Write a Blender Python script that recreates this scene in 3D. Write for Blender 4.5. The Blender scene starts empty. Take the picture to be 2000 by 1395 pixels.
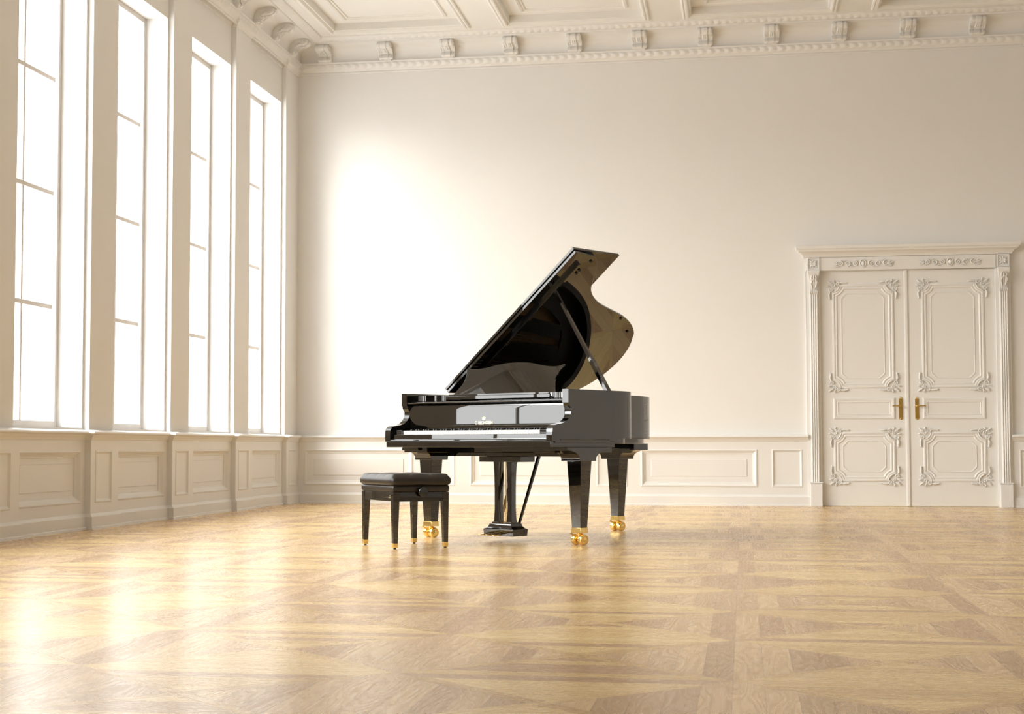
import bpy, bmesh, math, random
from math import sin, cos, pi, sqrt, radians, atan2
from mathutils import Vector, Matrix
random.seed(7)
S = bpy.context.scene
COL = S.collection

# ------------------------------------------------------------------ camera
cam = bpy.data.cameras.new('camera')
cam.sensor_width = 36.0
cam.lens = 3166.8 / 2000.0 * 36.0
cam.shift_x = 108.64 / 2000.0
cam.clip_end = 200
camo = bpy.data.objects.new('camera', cam)
camo.location = (0, 0, 0.649)
camo.rotation_euler = (radians(90 + 3.1418), 0, radians(10.0309))
COL.objects.link(camo)
S.camera = camo

# ------------------------------------------------------------------ world, sun, exposure
W = bpy.data.worlds.new('daylight'); S.world = W; W.use_nodes = True
bgn = W.node_tree.nodes['Background']
bgn.inputs[0].default_value = (0.985, 0.99, 1.0, 1); bgn.inputs[1].default_value = 5.6
sun = bpy.data.lights.new('sun', 'SUN'); sun.energy = 7.6; sun.angle = radians(46); sun.color = (1.0, 0.975, 0.93)
suno = bpy.data.objects.new('sun', sun); COL.objects.link(suno)
SE, SA = radians(24), radians(38)          # elevation, azimuth of travel from +x
sd = Vector((cos(SE) * cos(SA), cos(SE) * sin(SA), -sin(SE)))
suno.rotation_euler = sd.to_track_quat('-Z', 'Y').to_euler()
suno.location = (-12, 2, 9)
S.view_settings.view_transform = 'Standard'
S.view_settings.look = 'None'
S.view_settings.gamma = 1.0
S.view_settings.use_curve_mapping = False
S.view_settings.exposure = 0.06
S.render.engine = 'CYCLES'
S.cycles.max_bounces = 10; S.cycles.diffuse_bounces = 6; S.cycles.glossy_bounces = 5
S.cycles.use_denoising = True
S.cycles.sample_clamp_indirect = 8

# room numbers (metres)
XW, XB, YB, ZC = -5.03, -5.08, 17.945, 5.275      # pier face, window-bay face, back wall, beam soffit
XR, YF = 7.0, -3.0
PIT, P0, PWID = 1.825, 11.972, 0.49
KW = list(range(-5, 3))                             # bays that hold a window
OPZ0, OPZ1 = 0.79, 4.505
def bay(k): return P0 + PIT * k + PWID, P0 + PIT * (k + 1)
for k in KW:
    L_ = bpy.data.lights.new('window_daylight', 'AREA'); L_.shape = 'RECTANGLE'
    b0, b1 = bay(k); L_.size = OPZ1 - OPZ0; L_.size_y = b1 - b0 - .05
    L_.cycles.is_portal = True
    lo = bpy.data.objects.new('window_daylight', L_); COL.objects.link(lo)
    lo.location = (-5.46, (b0 + b1) / 2, (OPZ0 + OPZ1) / 2); lo.rotation_euler = (0, radians(-90), 0)

# ------------------------------------------------------------------ node helper
class X:
    """a shader socket with arithmetic"""
    nt = None
    def __init__(s, k): s.k = k
    @staticmethod
    def m(op, *a):
        n = X.nt.nodes.new('ShaderNodeMath'); n.operation = op
        for i, v in enumerate(a):
            if isinstance(v, X): X.nt.links.new(v.k, n.inputs[i])
            else: n.inputs[i].default_value = v
        return X(n.outputs[0])
    def __add__(s, o): return X.m('ADD', s, o)
    __radd__ = __add__
    def __sub__(s, o): return X.m('SUBTRACT', s, o)
    def __rsub__(s, o): return X.m('SUBTRACT', o, s)
    def __mul__(s, o): return X.m('MULTIPLY', s, o)
    __rmul__ = __mul__
    def __truediv__(s, o): return X.m('DIVIDE', s, o)
    def f(s, op, *a): return X.m(op, s, *a)
def sel(c, a, b):                       # c ? a : b
    return c * a + (1.0 - c) * b
def vec(x, y, z):
    n = X.nt.nodes.new('ShaderNodeCombineXYZ')
    for i, v in enumerate((x, y, z)):
        if isinstance(v, X): X.nt.links.new(v.k, n.inputs[i])
        else: n.inputs[i].default_value = v
    return n.outputs[0]
def noise(v, scale=1., detail=2., rough=.5, dist=0.):
    n = X.nt.nodes.new('ShaderNodeTexNoise'); X.nt.links.new(v, n.inputs['Vector'])
    n.inputs['Scale'].default_value = scale; n.inputs['Detail'].default_value = detail
    n.inputs['Roughness'].default_value = rough; n.inputs['Distortion'].default_value = dist
    return X(n.outputs['Fac'])
def wnoise(v):
    n = X.nt.nodes.new('ShaderNodeTexWhiteNoise'); n.noise_dimensions = '3D'
    X.nt.links.new(v, n.inputs['Vector']); return X(n.outputs['Value'])
def mixc(f, a, b):
    n = X.nt.nodes.new('ShaderNodeMix'); n.data_type = 'RGBA'
    if isinstance(f, X): X.nt.links.new(f.k, n.inputs[0])
    else: n.inputs[0].default_value = f
    for i, v in ((6, a), (7, b)):
        if isinstance(v, tuple): n.inputs[i].default_value = v + (1,)
        else: X.nt.links.new(v, n.inputs[i])
    return n.outputs[2]
def mat(name, col=(.8, .8, .8), rough=.5, metal=0., ior=1.5, spec=.5, coat=0.):
    m = bpy.data.materials.new(name); m.use_nodes = True
    p = m.node_tree.nodes['Principled BSDF']
    p.inputs['Base Color'].default_value = tuple(col) + (1,)
    p.inputs['Roughness'].default_value = rough; p.inputs['Metallic'].default_value = metal
    p.inputs['IOR'].default_value = ior; p.inputs['Specular IOR Level'].default_value = spec
    p.inputs['Coat Weight'].default_value = coat; p.inputs['Coat Roughness'].default_value = .03
    return m, p
def geo(m):
    X.nt = m.node_tree
    g = X.nt.nodes.new('ShaderNodeNewGeometry')
    s = X.nt.nodes.new('ShaderNodeSeparateXYZ'); X.nt.links.new(g.outputs['Position'], s.inputs[0])
    return g.outputs['Position'], X(s.outputs[0]), X(s.outputs[1]), X(s.outputs[2])
def paint(name, col, rough=.55, bump=.02):
    m, p = mat(name, col, rough)
    pos, x, y, z = geo(m)
    n = noise(pos, 3.0, 3.)
    c2 = tuple(c * .965 for c in col)
    X.nt.links.new(mixc(n, col, c2), p.inputs['Base Color'])
    b = X.nt.nodes.new('ShaderNodeBump'); b.inputs['Strength'].default_value = bump; b.inputs['Distance'].default_value = .01
    X.nt.links.new(noise(pos, 140., 2.).k, b.inputs['Height']); X.nt.links.new(b.outputs[0], p.inputs['Normal'])
    return m
WALLC = (.79, .787, .775)
M = {}
M['wall'] = paint('wall_paint', WALLC, .6)
M['trim'] = paint('trim_paint', (.79, .785, .77), .42, .01)
M['ceil'] = paint('ceiling_paint', (.79, .78, .75), .6)
M['door'] = paint('door_paint', (.79, .786, .772), .38, .008)
M['winframe'] = paint('window_frame_paint', (.62, .585, .55), .4, .008)
def lacq(name, col=(.0015, .0013, .0012), rough=.04, ior=1.9):
    m, p = mat(name, col, rough, 0, ior)
    pos, x, y, z = geo(m)
    n = noise(pos, 9., 2.)
    X.nt.links.new((n * .012 + rough * .25).k, p.inputs['Roughness'])
    return m
M['lacquer'] = lacq('black_lacquer')
def gold(name, col, rough):
    m, p = mat(name, col, rough, 1.)
    pos, x, y, z = geo(m)
    X.nt.links.new((noise(pos, 60., 2.) * .12 + rough).k, p.inputs['Roughness'])
    return m
M['brass'] = gold('polished_brass', (.96, .72, .28), .10)
M['oldbrass'] = gold('aged_brass', (.60, .42, .13), .3)
M['chrome'] = gold('nickel', (.75, .72, .68), .15)
def leather():
    m, p = mat('black_leather', (.012, .009, .007), .34, 0, 1.5, .6)
    pos, x, y, z = geo(m)
    v = X.nt.nodes.new('ShaderNodeTexVoronoi'); v.inputs['Scale'].default_value = 320; X.nt.links.new(pos, v.inputs['Vector'])
    b = X.nt.nodes.new('ShaderNodeBump'); b.inputs['Strength'].default_value = .12; b.inputs['Distance'].default_value = .001
    X.nt.links.new(v.outputs['Distance'], b.inputs['Height']); X.nt.links.new(b.outputs[0], p.inputs['Normal'])
    return m
M['leather'] = leather()
m, p = mat('white_key', (.86, .84, .79), .15); pos, x, y, z = geo(m); X.nt.links.new(mixc(noise(pos, 20.), (.87, .85, .80), (.83, .81, .76)), p.inputs['Base Color']); M['ivory'] = m
m, p = mat('black_key', (.006, .006, .006), .25); pos, x, y, z = geo(m); X.nt.links.new((noise(pos, 40.) * .1 + .2).k, p.inputs['Roughness']); M['ebony'] = m
m, p = mat('spruce', (.45, .26, .10), .35); pos, x, y, z = geo(m); X.nt.links.new(mixc(noise(vec(x * 8., y * 60., z * 8.), 1.), (.50, .28, .11), (.38, .20, .07)), p.inputs['Base Color']); M['spruce'] = m
m, p = mat('iron_plate', (.010, .008, .006), .35); pos, x, y, z = geo(m); X.nt.links.new(mixc(noise(pos, 30.), (.010, .008, .006), (.016, .012, .008)), p.inputs['Base Color']); M['iron'] = m
m, p = mat('felt', (.02, .02, .02), .9); pos, x, y, z = geo(m); X.nt.links.new(mixc(noise(pos, 200.), (.02, .02, .02), (.03, .03, .03)), p.inputs['Base Color']); M['felt'] = m
m, p = mat('rubber', (.03, .03, .03), .6); pos, x, y, z = geo(m); X.nt.links.new((noise(pos, 50.) * .2 + .5).k, p.inputs['Roughness']); M['rubber'] = m
# window glass: clear pane with a Fresnel reflection
m = bpy.data.materials.new('window_glass'); m.use_nodes = True; nt = m.node_tree; nt.nodes.clear()
o_ = nt.nodes.new('ShaderNodeOutputMaterial'); mx = nt.nodes.new('ShaderNodeMixShader'); tr = nt.nodes.new('ShaderNodeBsdfTransparent')
gl = nt.nodes.new('ShaderNodeBsdfGlossy'); gl.inputs['Roughness'].default_value = .02; fr = nt.nodes.new('ShaderNodeMath'); fr.operation = 'MULTIPLY_ADD'; fr.inputs[1].default_value = .6; fr.inputs[2].default_value = .03
lw = nt.nodes.new('ShaderNodeLayerWeight'); lw.inputs[0].default_value = .5; pw = nt.nodes.new('ShaderNodeMath'); pw.operation = 'POWER'; pw.inputs[1].default_value = 6.; nt.links.new(lw.outputs['Facing'], pw.inputs[0]); nt.links.new(pw.outputs[0], fr.inputs[0])
tr.inputs[0].default_value = (.98, .98, .97, 1)
nt.links.new(fr.outputs[0], mx.inputs[0]); nt.links.new(tr.outputs[0], mx.inputs[1]); nt.links.new(gl.outputs[0], mx.inputs[2]); nt.links.new(mx.outputs[0], o_.inputs[0])
M['glass'] = m

def parquet():
    m, p = mat('parquet', (.6, .45, .3), .25, 0, 1.55)
    pos, x, y, z = geo(m)
    T = .955
    tx = (x + .035) / T; ty = (y - 4.587) / T
    ix = tx.f('FLOOR'); iy = ty.f('FLOOR')
    fx = (tx - ix - .5) * T; fy = (ty - iy - .5) * T
    ax = fx.f('ABSOLUTE'); ay = fy.f('ABSOLUTE')
    A = ax.f('GREATER_THAN', ay)
    mm = ax.f('MAXIMUM', ay)
    BW = T / 2 / 5.6
    bi = ((T / 2 - mm) / BW).f('FLOOR')
    border = (T / 2 - mm).f('LESS_THAN', BW)
    dg = (ax - ay).f('ABSOLUTE')
    dsign = (fx * fy).f('GREATER_THAN', 0.)
    isd = dg.f('LESS_THAN', .034) * (1. - border)
    sgn = sel(A, fx, fy).f('GREATER_THAN', 0.)
    al = sel(A, fy, fx); ac = sel(A, fx, fy)
    dal = sel(dsign, fx + fy, fx - fy) * .7071; dac = sel(dsign, fx - fy, fx + fy) * .7071
    al = sel(isd, dal, al); ac = sel(isd, dac, ac)
    idn = sel(isd, dsign * 3. + 40., A * 7. + bi * 2. + sgn)
    rnd = wnoise(vec(ix + .5, iy + .5, idn + .5))
    r2 = wnoise(vec(ix + 9.5, iy - 3.5, idn + 7.5))
    # oak figure: contour lines of a stretched noise field
    n1 = noise(vec(al * 1.1 + rnd * 37., ac * 7. + r2 * 19., rnd * 11.), 1., 1.5, .5, .15)
    rings = ((n1 * 115.).f('SINE') * .5 + .5).f('POWER', 1.6)
    n2 = noise(vec(al * 1.2 + r2 * 21., ac * 110., rnd * 5.), 1., 2.)
    fine = noise(vec(al * 30., ac * 900., rnd * 3.), 1., 1.)
    fig = rings * .42 + (n2 - .28).f('MAXIMUM', 0.) * 1.0 + fine * .1
    la = mixc(rnd, (.90, .66, .37), (.62, .41, .22)); lb = mixc(rnd, (.96, .73, .36), (.80, .56, .25))
    light = mixc(A, lb, la)  # tone by board direction: view-dependent gloss of the boards painted into the colour
    light = mixc(r2.f('GREATER_THAN', .78), light, (.60, .39, .21))
    light = mixc(isd, light, mixc(rnd, (.88, .64, .31), (.70, .47, .21)))
    dark = mixc(rnd, (.46, .29, .13), (.36, .22, .10))
    col = mixc(fig * (.30 + A * .22), light, dark)
    # joints
    e1 = ((T / 2 - mm) / BW).f('FRACT'); e1 = e1.f('MINIMUM', 1. - e1) * BW
    joint = sel(isd, 1., e1.f('LESS_THAN', .0011))
    joint = sel(isd, (dg - .034).f('ABSOLUTE').f('LESS_THAN', .0016), e1.f('LESS_THAN', .0011))
    dedge = (dg - .034).f('ABSOLUTE').f('LESS_THAN', .0016) * (1. - border)
    joint = joint.f('MAXIMUM', dedge)
    mit = dg.f('LESS_THAN', .0016) * border
    joint = joint.f('MAXIMUM', mit)
    col = mixc(joint * .45, col, (.20, .12, .06))
    X.nt.links.new(col, p.inputs['Base Color'])
    X.nt.links.new((fig * .06 + .25).k, p.inputs['Roughness'])
    b = X.nt.nodes.new('ShaderNodeBump'); b.inputs['Strength'].default_value = .08; b.inputs['Distance'].default_value = .001
    X.nt.links.new((1. - joint - fig * .25).k, b.inputs['Height']); X.nt.links.new(b.outputs[0], p.inputs['Normal'])
    return m
M['floor'] = parquet()

# ------------------------------------------------------------------ mesh builder
class MB:
    def __init__(s): s.v = []; s.f = []
    def add(s, vs, fs, T=None):
        n = len(s.v)
        s.v += [tuple((T @ Vector(p)) if T is not None else p) for p in vs]
        s.f += [tuple(i + n for i in f) for f in fs]
        return s
    def box(s, x0, x1, y0, y1, z0, z1, T=None):
        vs = [(x, y, z) for z in (z0, z1) for y in (y0, y1) for x in (x0, x1)]
        return s.add(vs, [(0, 2, 3, 1), (4, 5, 7, 6), (0, 1, 5, 4), (2, 6, 7, 3), (0, 4, 6, 2), (1, 3, 7, 5)], T)
    def frustum(s, c0, h0, c1, h1):
        """square-section bar from centre c0 (half sizes h0) to centre c1 (half sizes h1), z axis"""
        vs = []
        for c, h in ((c0, h0), (c1, h1)):
            vs += [(c[0] + a * h[0], c[1] + b * h[1], c[2]) for a, b in ((-1, -1), (1, -1), (1, 1), (-1, 1))]
        return s.add(vs, [(3, 2, 1, 0), (4, 5, 6, 7)] + [(i, (i + 1) % 4, 4 + (i + 1) % 4, 4 + i) for i in range(4)])
    def prism(s, poly, a0, a1, axis='z', T=None):
        """poly: list of 2-D points. axis z: (x,y); x: (y,z); y: (x,z)"""
        def P(p, a): return (p[0], p[1], a) if axis == 'z' else ((a, p[0], p[1]) if axis == 'x' else (p[0], a, p[1]))
        n = len(poly); vs = [P(p, a0) for p in poly] + [P(p, a1) for p in poly]
        fs = [tuple(range(n - 1, -1, -1)), tuple(range(n, 2 * n))] + [(i, (i + 1) % n, n + (i + 1) % n, n + i) for i in range(n)]
        return s.add(vs, fs, T)
    def rings(s, R, closed=True, cap0=False, cap1=False, T=None):
        """loft between rings (each a list of 3-D points)"""
        n = len(R[0]); vs = [p for r in R for p in r]; fs = []
        for k in range(len(R) - 1):
            for i in range(n if closed else n - 1):
                j = (i + 1) % n
                fs.append((k * n + i, k * n + j, (k + 1) * n + j, (k + 1) * n + i))
        if cap0: fs.append(tuple(range(n - 1, -1, -1)))
        if cap1: fs.append(tuple((len(R) - 1) * n + i for i in range(n)))
        return s.add(vs, fs, T)
    def tube(s, pts, r, seg=8, T=None, flat=1.):
        pts = [Vector(p) for p in pts]; n = len(pts)
        rr = r if isinstance(r, (list, tuple)) else [r] * n
        R = []; up = None
        for i in range(n):
            t = (pts[min(i + 1, n - 1)] - pts[max(i - 1, 0)]).normalized()
            if up is None:
                up = Vector((0, 0, 1)) if abs(t.z) < .9 else Vector((1, 0, 0))
            a = t.cross(up).normalized(); b = a.cross(t).normalized(); up = b
            R.append([tuple(pts[i] + (a * cos(2 * pi * k / seg) + b * sin(2 * pi * k / seg) * flat) * rr[i]) for k in range(seg)])
        return s.rings(R, True, True, True, T)
    def lathe(s, prof, seg=24, T=None, c=(0, 0, 0)):
        R = [[(c[0] + r * cos(2 * pi * k / seg), c[1] + r * sin(2 * pi * k / seg), c[2] + z) for k in range(seg)] for r, z in prof]
        return s.rings(R, True, prof[0][0] > 1e-6, prof[-1][0] > 1e-6, T)
    def build(s, name, material, parent=None, smooth=False, bevel=0., auto=35):
        me = bpy.data.meshes.new(name); me.from_pydata(s.v, [], s.f)
        bm = bmesh.new(); bm.from_mesh(me)
        bmesh.ops.remove_doubles(bm, verts=bm.verts, dist=1e-5)
        bmesh.ops.recalc_face_normals(bm, faces=bm.faces); bm.to_mesh(me); bm.free()
        me.materials.append(material)
        o = bpy.data.objects.new(name, me); COL.objects.link(o)
        if parent is not None: o.parent = parent
        if smooth:
            me.shade_smooth()
            me.set_sharp_from_angle(angle=radians(auto))
        if bevel:
            b = o.modifiers.new('bevel', 'BEVEL'); b.width = bevel; b.segments = 5 if bevel > .008 else 2; b.limit_method = 'ANGLE'; b.angle_limit = radians(40)
            me.shade_smooth(); me.set_sharp_from_angle(angle=radians(auto))
            wn = o.modifiers.new('weighted_normal', 'WEIGHTED_NORMAL'); wn.weight = 100; wn.keep_sharp = True; wn.mode = 'FACE_AREA'
        return o
def empty(name, loc=(0, 0, 0), rz=0.):
    o = bpy.data.objects.new(name, None); o.location = loc; o.rotation_euler = (0, 0, rz); COL.objects.link(o); o.empty_display_size = .1
    return o
def tag(o, label, cat, group=None, kind=None):
    o['label'] = label; o['category'] = cat
    if group: o['group'] = group
    if kind: o['kind'] = kind
    return o
def struct(o, label, cat): return tag(o, label, cat, None, 'structure')
def sweep(mb, prof, path, close_ends=True):
    """sweep a profile [(offset, z)] along plan polyline with mitred corners; positive offset = left-hand side of the path direction"""
    n = len(path); R = []
    for i in range(n):
        p = Vector(path[i])
        d0 = (p - Vector(path[i - 1])).normalized() if i > 0 else None
        d1 = (Vector(path[i + 1]) - p).normalized() if i < n - 1 else None
        if d0 is None: d0 = d1
        if d1 is None: d1 = d0
        n0 = Vector((-d0.y, d0.x)); n1 = Vector((-d1.y, d1.x)); mdir = n0 + n1
        mdir = mdir / (1 + n0.dot(n1))
        R.append([(p.x + mdir.x * a, p.y + mdir.y * a, z) for a, z in prof])
    return mb.rings(R, False, close_ends, close_ends)
def rect_ring(x0, x1, z0, z1, i, h, mp):
    return [mp(x0 + i, z0 + i, h), mp(x1 - i, z0 + i, h), mp(x1 - i, z1 - i, h), mp(x0 + i, z1 - i, h)]
def notch_ring(x0, x1, z0, z1, i, h, mp, r, mode='arc', seg=7):
    """rectangle with inward-curved (arc) or straight (cut) corners; i = inset"""
    out = []; R = r + i
    t0 = math.asin(min(1, i / R))
    for cx, cz, q in ((x0, z0, 0), (x1, z0, 90), (x1, z1, 180), (x0, z1, 270)):
        for k in range(seg + 1):
            f = k / seg
            if mode == 'arc':
                t = (pi / 2 - t0) * (1 - f) + t0 * f; a, b = R * cos(t), R * sin(t)
            else:
                e = i * .414; a, b = (i * (1 - f) + (r + i + e) * f, (r + i + e) * (1 - f) + i * f)
            c, d = cos(radians(q)), sin(radians(q))
            out.append(mp(cx + a * c - b * d, cz + a * d + b * c, h))
    return out

# ------------------------------------------------------------------ floor / walls
mb = MB(); mb.box(-5.5, XR + .2, YF - .2, YB + .2, -.1, 0)
struct(mb.build('floor', M['floor']), 'glossy oak parquet floor laid in large squares with crossed diagonals', 'floor')

def left_path(off_p=0., off_b=0., y0=YF):
    """plan polyline of the left wall surface running from far to near so that the room lies on the left-hand side"""
    pts = [(XW, YB)]
    pts.append((XW, P0 + PIT * 3)); pts.append((XB, P0 + PIT * 3))
    for k in range(2, -9, -1):
        a, b = P0 + PIT * k, P0 + PIT * k + PWID
        pts += [(XB, b), (XW, b), (XW, a), (XB, a)]
    pts.append((XB, y0))
    return pts
LP = left_path()
# room is at +x when walking towards -y: left-hand side of direction (0,-1) is (+1,0)
mb = MB()
mb.box(-5.45, XW, P0 + PIT * 3, YB + .2, 0, 6)
for k in range(2, -9, -1):
    a, b = P0 + PIT * k, P0 + PIT * k + PWID
    mb.box(-5.45, XW, a, b, 0, 6)
    b0, b1 = bay(k)
    if k in KW:
        mb.box(-5.45, XB, b0, b1, 0, OPZ0 - .02); mb.box(-5.45, XB, b0, b1, OPZ1, 6)
        mb.box(-5.45, XB, b0, b0 + .028, OPZ0 - .02, OPZ1); mb.box(-5.45, XB, b1 - .027, b1, OPZ0 - .02, OPZ1)
    else: mb.box(-5.45, XB, b0, b1, 0, 6)
mb.box(-5.45, XB, YF - .2, P0 - PIT * 8, 0, 6)
struct(mb.build('wall_left', M['wall']), 'warm cream left wall of projecting piers with tall window bays between', 'wall')
mb = MB(); mb.box(-5.45, XR + .2, YB, YB + .2, 0, 6)
struct(mb.build('wall_back', M['wall']), 'plain warm cream back wall behind the grand piano', 'wall')
mb = MB(); mb.box(XR, XR + .2, YF - .2, YB, 0, 6)
struct(mb.build('wall_right', M['wall']), 'plain cream wall closing the right side of the hall', 'wall')
mb = MB(); mb.box(XB, XR, YF - .2, YF, 0, 6)
struct(mb.build('wall_front', M['wall']), 'plain cream wall at the near end of the hall', 'wall')

# ------------------------------------------------------------------ wainscot
def ring_panel(mb, s0, s1, z0, z1, prof, mp):
    R = [rect_ring(s0, s1, z0, z1, i, h, mp) for i, h in prof]
    mb.rings(R, True, False, True)
BIG = [(0, .0), (.004, .007), (.016, .010), (.022, .004), (.040, -.010), (.050, -.012), (.054, -.018), (.112, -.018), (.116, -.012), (.126, -.012)]
BIG2 = [(0, .0), (.004, .006), (.012, .008), (.018, .002), (.034, -.016), (.048, -.026), (.054, -.026), (.058, -.034), (.100, -.034), (.104, -.027), (.110, -.027)]
NAR = [(0, .0), (.004, .005), (.012, .006), (.020, -.003), (.026, -.008), (.030, -.010)]
def panelled(mb, s_lo, s_hi, z_lo, z_hi, holes, mp):
    """flat face with rectangular panels; holes = [(s0,s1,z0,z1,profile)] sorted, same z range"""
    def q(a, b, c, d): mb.add([mp(a, c, 0), mp(b, c, 0), mp(b, d, 0), mp(a, d, 0)], [(0, 1, 2, 3)])
    if not holes: q(s_lo, s_hi, z_lo, z_hi); return
    z0, z1 = holes[0][2], holes[0][3]
    q(s_lo, s_hi, z_lo, z0); q(s_lo, s_hi, z1, z_hi); s = s_lo
    for h in holes:
        q(s, h[0], z0, z1); s = h[1]; ring_panel(mb, *h[:4], h[4], mp)
    q(s, s_hi, z0, z1)
WO = .035                                    # wainscot stands proud of the wall, panels sink back into it
PZ0, PZ1 = .205, .615
# back wall: positions measured along x
mb = MB()
holes = []
for x0, x1, pr in [(-4.93, -3.665, BIG), (-3.524, -3.185, NAR), (-3.017, -1.757, BIG), (-1.60, -1.26, NAR), (-1.114, .147, BIG), (.300, .625, NAR)]:
    holes.append((x0, x1, PZ0, PZ1, pr))
panelled(mb, XW + .02, .70, 0, .71, holes, lambda s, z, h: (s, YB - WO - h, z))
o = struct(mb.build('trim_1', M['trim']), 'panelled cream wainscot along the foot of the back wall left of the double door', 'wainscot')
mb = MB()
panelled(mb, 2.79, XR - .01, 0, .71, [(2.865, 3.2, PZ0, PZ1, NAR), (3.34, 4.6, PZ0, PZ1, BIG), (4.76, 5.1, PZ0, PZ1, NAR), (5.26, 6.52, PZ0, PZ1, BIG)], lambda s, z, h: (s, YB - WO - h, z))
struct(mb.build('trim_2', M['trim']), 'panelled cream wainscot right of the double door', 'wainscot')
# left wall
mb = MB(); sweep(mb, [(WO, .0), (WO, PZ0 - .02)], LP); sweep(mb, [(WO, PZ1 + .02), (WO, .71)], LP)
def lq(x): return lambda s, z, h: (x + WO + h, s, z)
for k in list(range(2, -9, -1)):
    a, b = P0 + PIT * k, P0 + PIT * k + PWID
    panelled(mb, a - WO, b + WO, PZ0 - .02, PZ1 + .02, [(a + .05, b - .10, PZ0, PZ1, NAR)], lq(XW))
    b0, b1 = bay(k)
    panelled(mb, b0 + WO, b1 - WO, PZ0 - .02, PZ1 + .02, [(b0 + .10, b1 - .115, PZ0, PZ1, BIG2)], lq(XB))
    for yy in (a - WO, b + WO):
        mb.add([(XB + WO, yy, PZ0 - .02), (XW + WO, yy, PZ0 - .02), (XW + WO, yy, PZ1 + .02), (XB + WO, yy, PZ1 + .02)], [(0, 1, 2, 3)])
a = P0 + PIT * 3
panelled(mb, a - WO, YB - WO, PZ0 - .02, PZ1 + .02, [(a + .05, YB - .12, PZ0, PZ1, NAR)], lq(XW))
mb.add([(XB + WO, a - WO, PZ0 - .02), (XW + WO, a - WO, PZ0 - .02), (XW + WO, a - WO, PZ1 + .02), (XB + WO, a - WO, PZ1 + .02)], [(0, 1, 2, 3)])
struct(mb.build('trim_3', M['trim']), 'panelled cream wainscot stepping around the piers under the windows', 'wainscot')
# rails
RAIL = [(0, .775), (.05, .772), (.072, .766), (.082, .758), (.084, .748), (.078, .740), (.066, .736), (.062, .728), (.052, .716), (.044, .708), (.042, .698), (.034, .694), (.030, .694)]
mb = MB(); sweep(mb, RAIL, LP)
for k in KW:                                  # window stools behind the rail
    b0, b1 = bay(k); mb.box(-5.34, XB + .01, b0 + .028, b1 - .027, OPZ0 - .04, OPZ0)
struct(mb.build('trim_4', M['trim'], smooth=True), 'moulded window ledge and chair rail along the left wall', 'rail')
mb = MB(); sweep(mb, [(a_, z) for a_, z in RAIL], [(.69, YB), (XW, YB)])
struct(mb.build('trim_5', M['trim'], smooth=True), 'moulded chair rail on the back wall left of the double door', 'rail')
mb = MB(); sweep(mb, RAIL, [(XR, YB), (2.79, YB)])
struct(mb.build('trim_6', M['trim'], smooth=True), 'moulded chair rail on the back wall right of the double door', 'rail')
BASE = [(0.03, .125), (.038, .123), (.042, .115), (.048, .106), (.058, .100), (.058, .022), (.064, .018), (.066, .0)]
for nm, pth, lb in (('baseboard_left', LP, 'tall cream baseboard along the foot of the left window wall'),
                    ('baseboard_back', [(.71, YB), (XW, YB)], 'tall cream baseboard on the back wall left of the double door'),
                    ('baseboard_corner', [(XR, YB), (2.79, YB)], 'tall cream baseboard on the back wall right of the double door'),
                    ('baseboard_right', [(XR, YF), (XR, YB)], 'cream baseboard along the right wall'),
                    ('baseboard_front', [(XB, YF), (XR, YF)], 'cream baseboard along the near wall')):
    mb = MB(); sweep(mb, BASE, pth); struct(mb.build(nm, M['trim'], smooth=True), lb, 'baseboard')

# ------------------------------------------------------------------ windows
XF = -5.285
def window(n, k):
    b0, b1 = bay(k); y0, y1 = b0 + .028, b1 - .027
    e = empty('window_%d' % n, (XF, (y0 + y1) / 2, OPZ0))
    h = (y1 - y0) / 2; Hh = OPZ1 - OPZ0
    f = MB(); R = []
    fw = .047
    f.box(-.055, 0, -h, -h + fw, 0, Hh); f.box(-.055, 0, h - fw, h, 0, Hh)
    f.box(-.055, 0, -h + fw, h - fw, 0, fw + .004); f.box(-.055, 0, -h + fw, h - fw, Hh - fw, Hh)
    f.build('window_frame', M['winframe'], e, bevel=.002)
    g = MB(); g.box(-.046, -.040, -h + fw, h - fw, fw, Hh - fw); g.build('pane', M['glass'], e)
    m_ = MB(); m_.box(-.038, -.008, -.0145, .0145, fw, Hh - fw); m_.build('mullion', M['winframe'], e, bevel=.002)
    for zz in (.938, 1.828, 2.725):
        q = MB(); q.box(-.036, -.004, -h + fw + .06, h - fw - .055, zz - .017, zz + .017)
        q.build('glazing_bar', M['winframe'], e, bevel=.002)
    return e
WL = {2: 'tall bright multi-pane window nearest the far room corner', 1: 'second tall bright window counted from the far room corner',
      0: 'third tall bright window counted from the far room corner, its top corner in view', -1: 'tall bright window at the left edge of the view, mullion in view',
      -2: 'tall window on the left wall just outside the left edge', -3: 'tall window on the left wall, level with the middle of the hall', -4: 'tall window on the left wall, second nearest to the viewer', -5: 'tall window on the left wall nearest to the viewer'}
for n, k in enumerate(sorted(KW, reverse=True)): struct(window(n + 1, k), WL[k], 'window')

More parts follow.
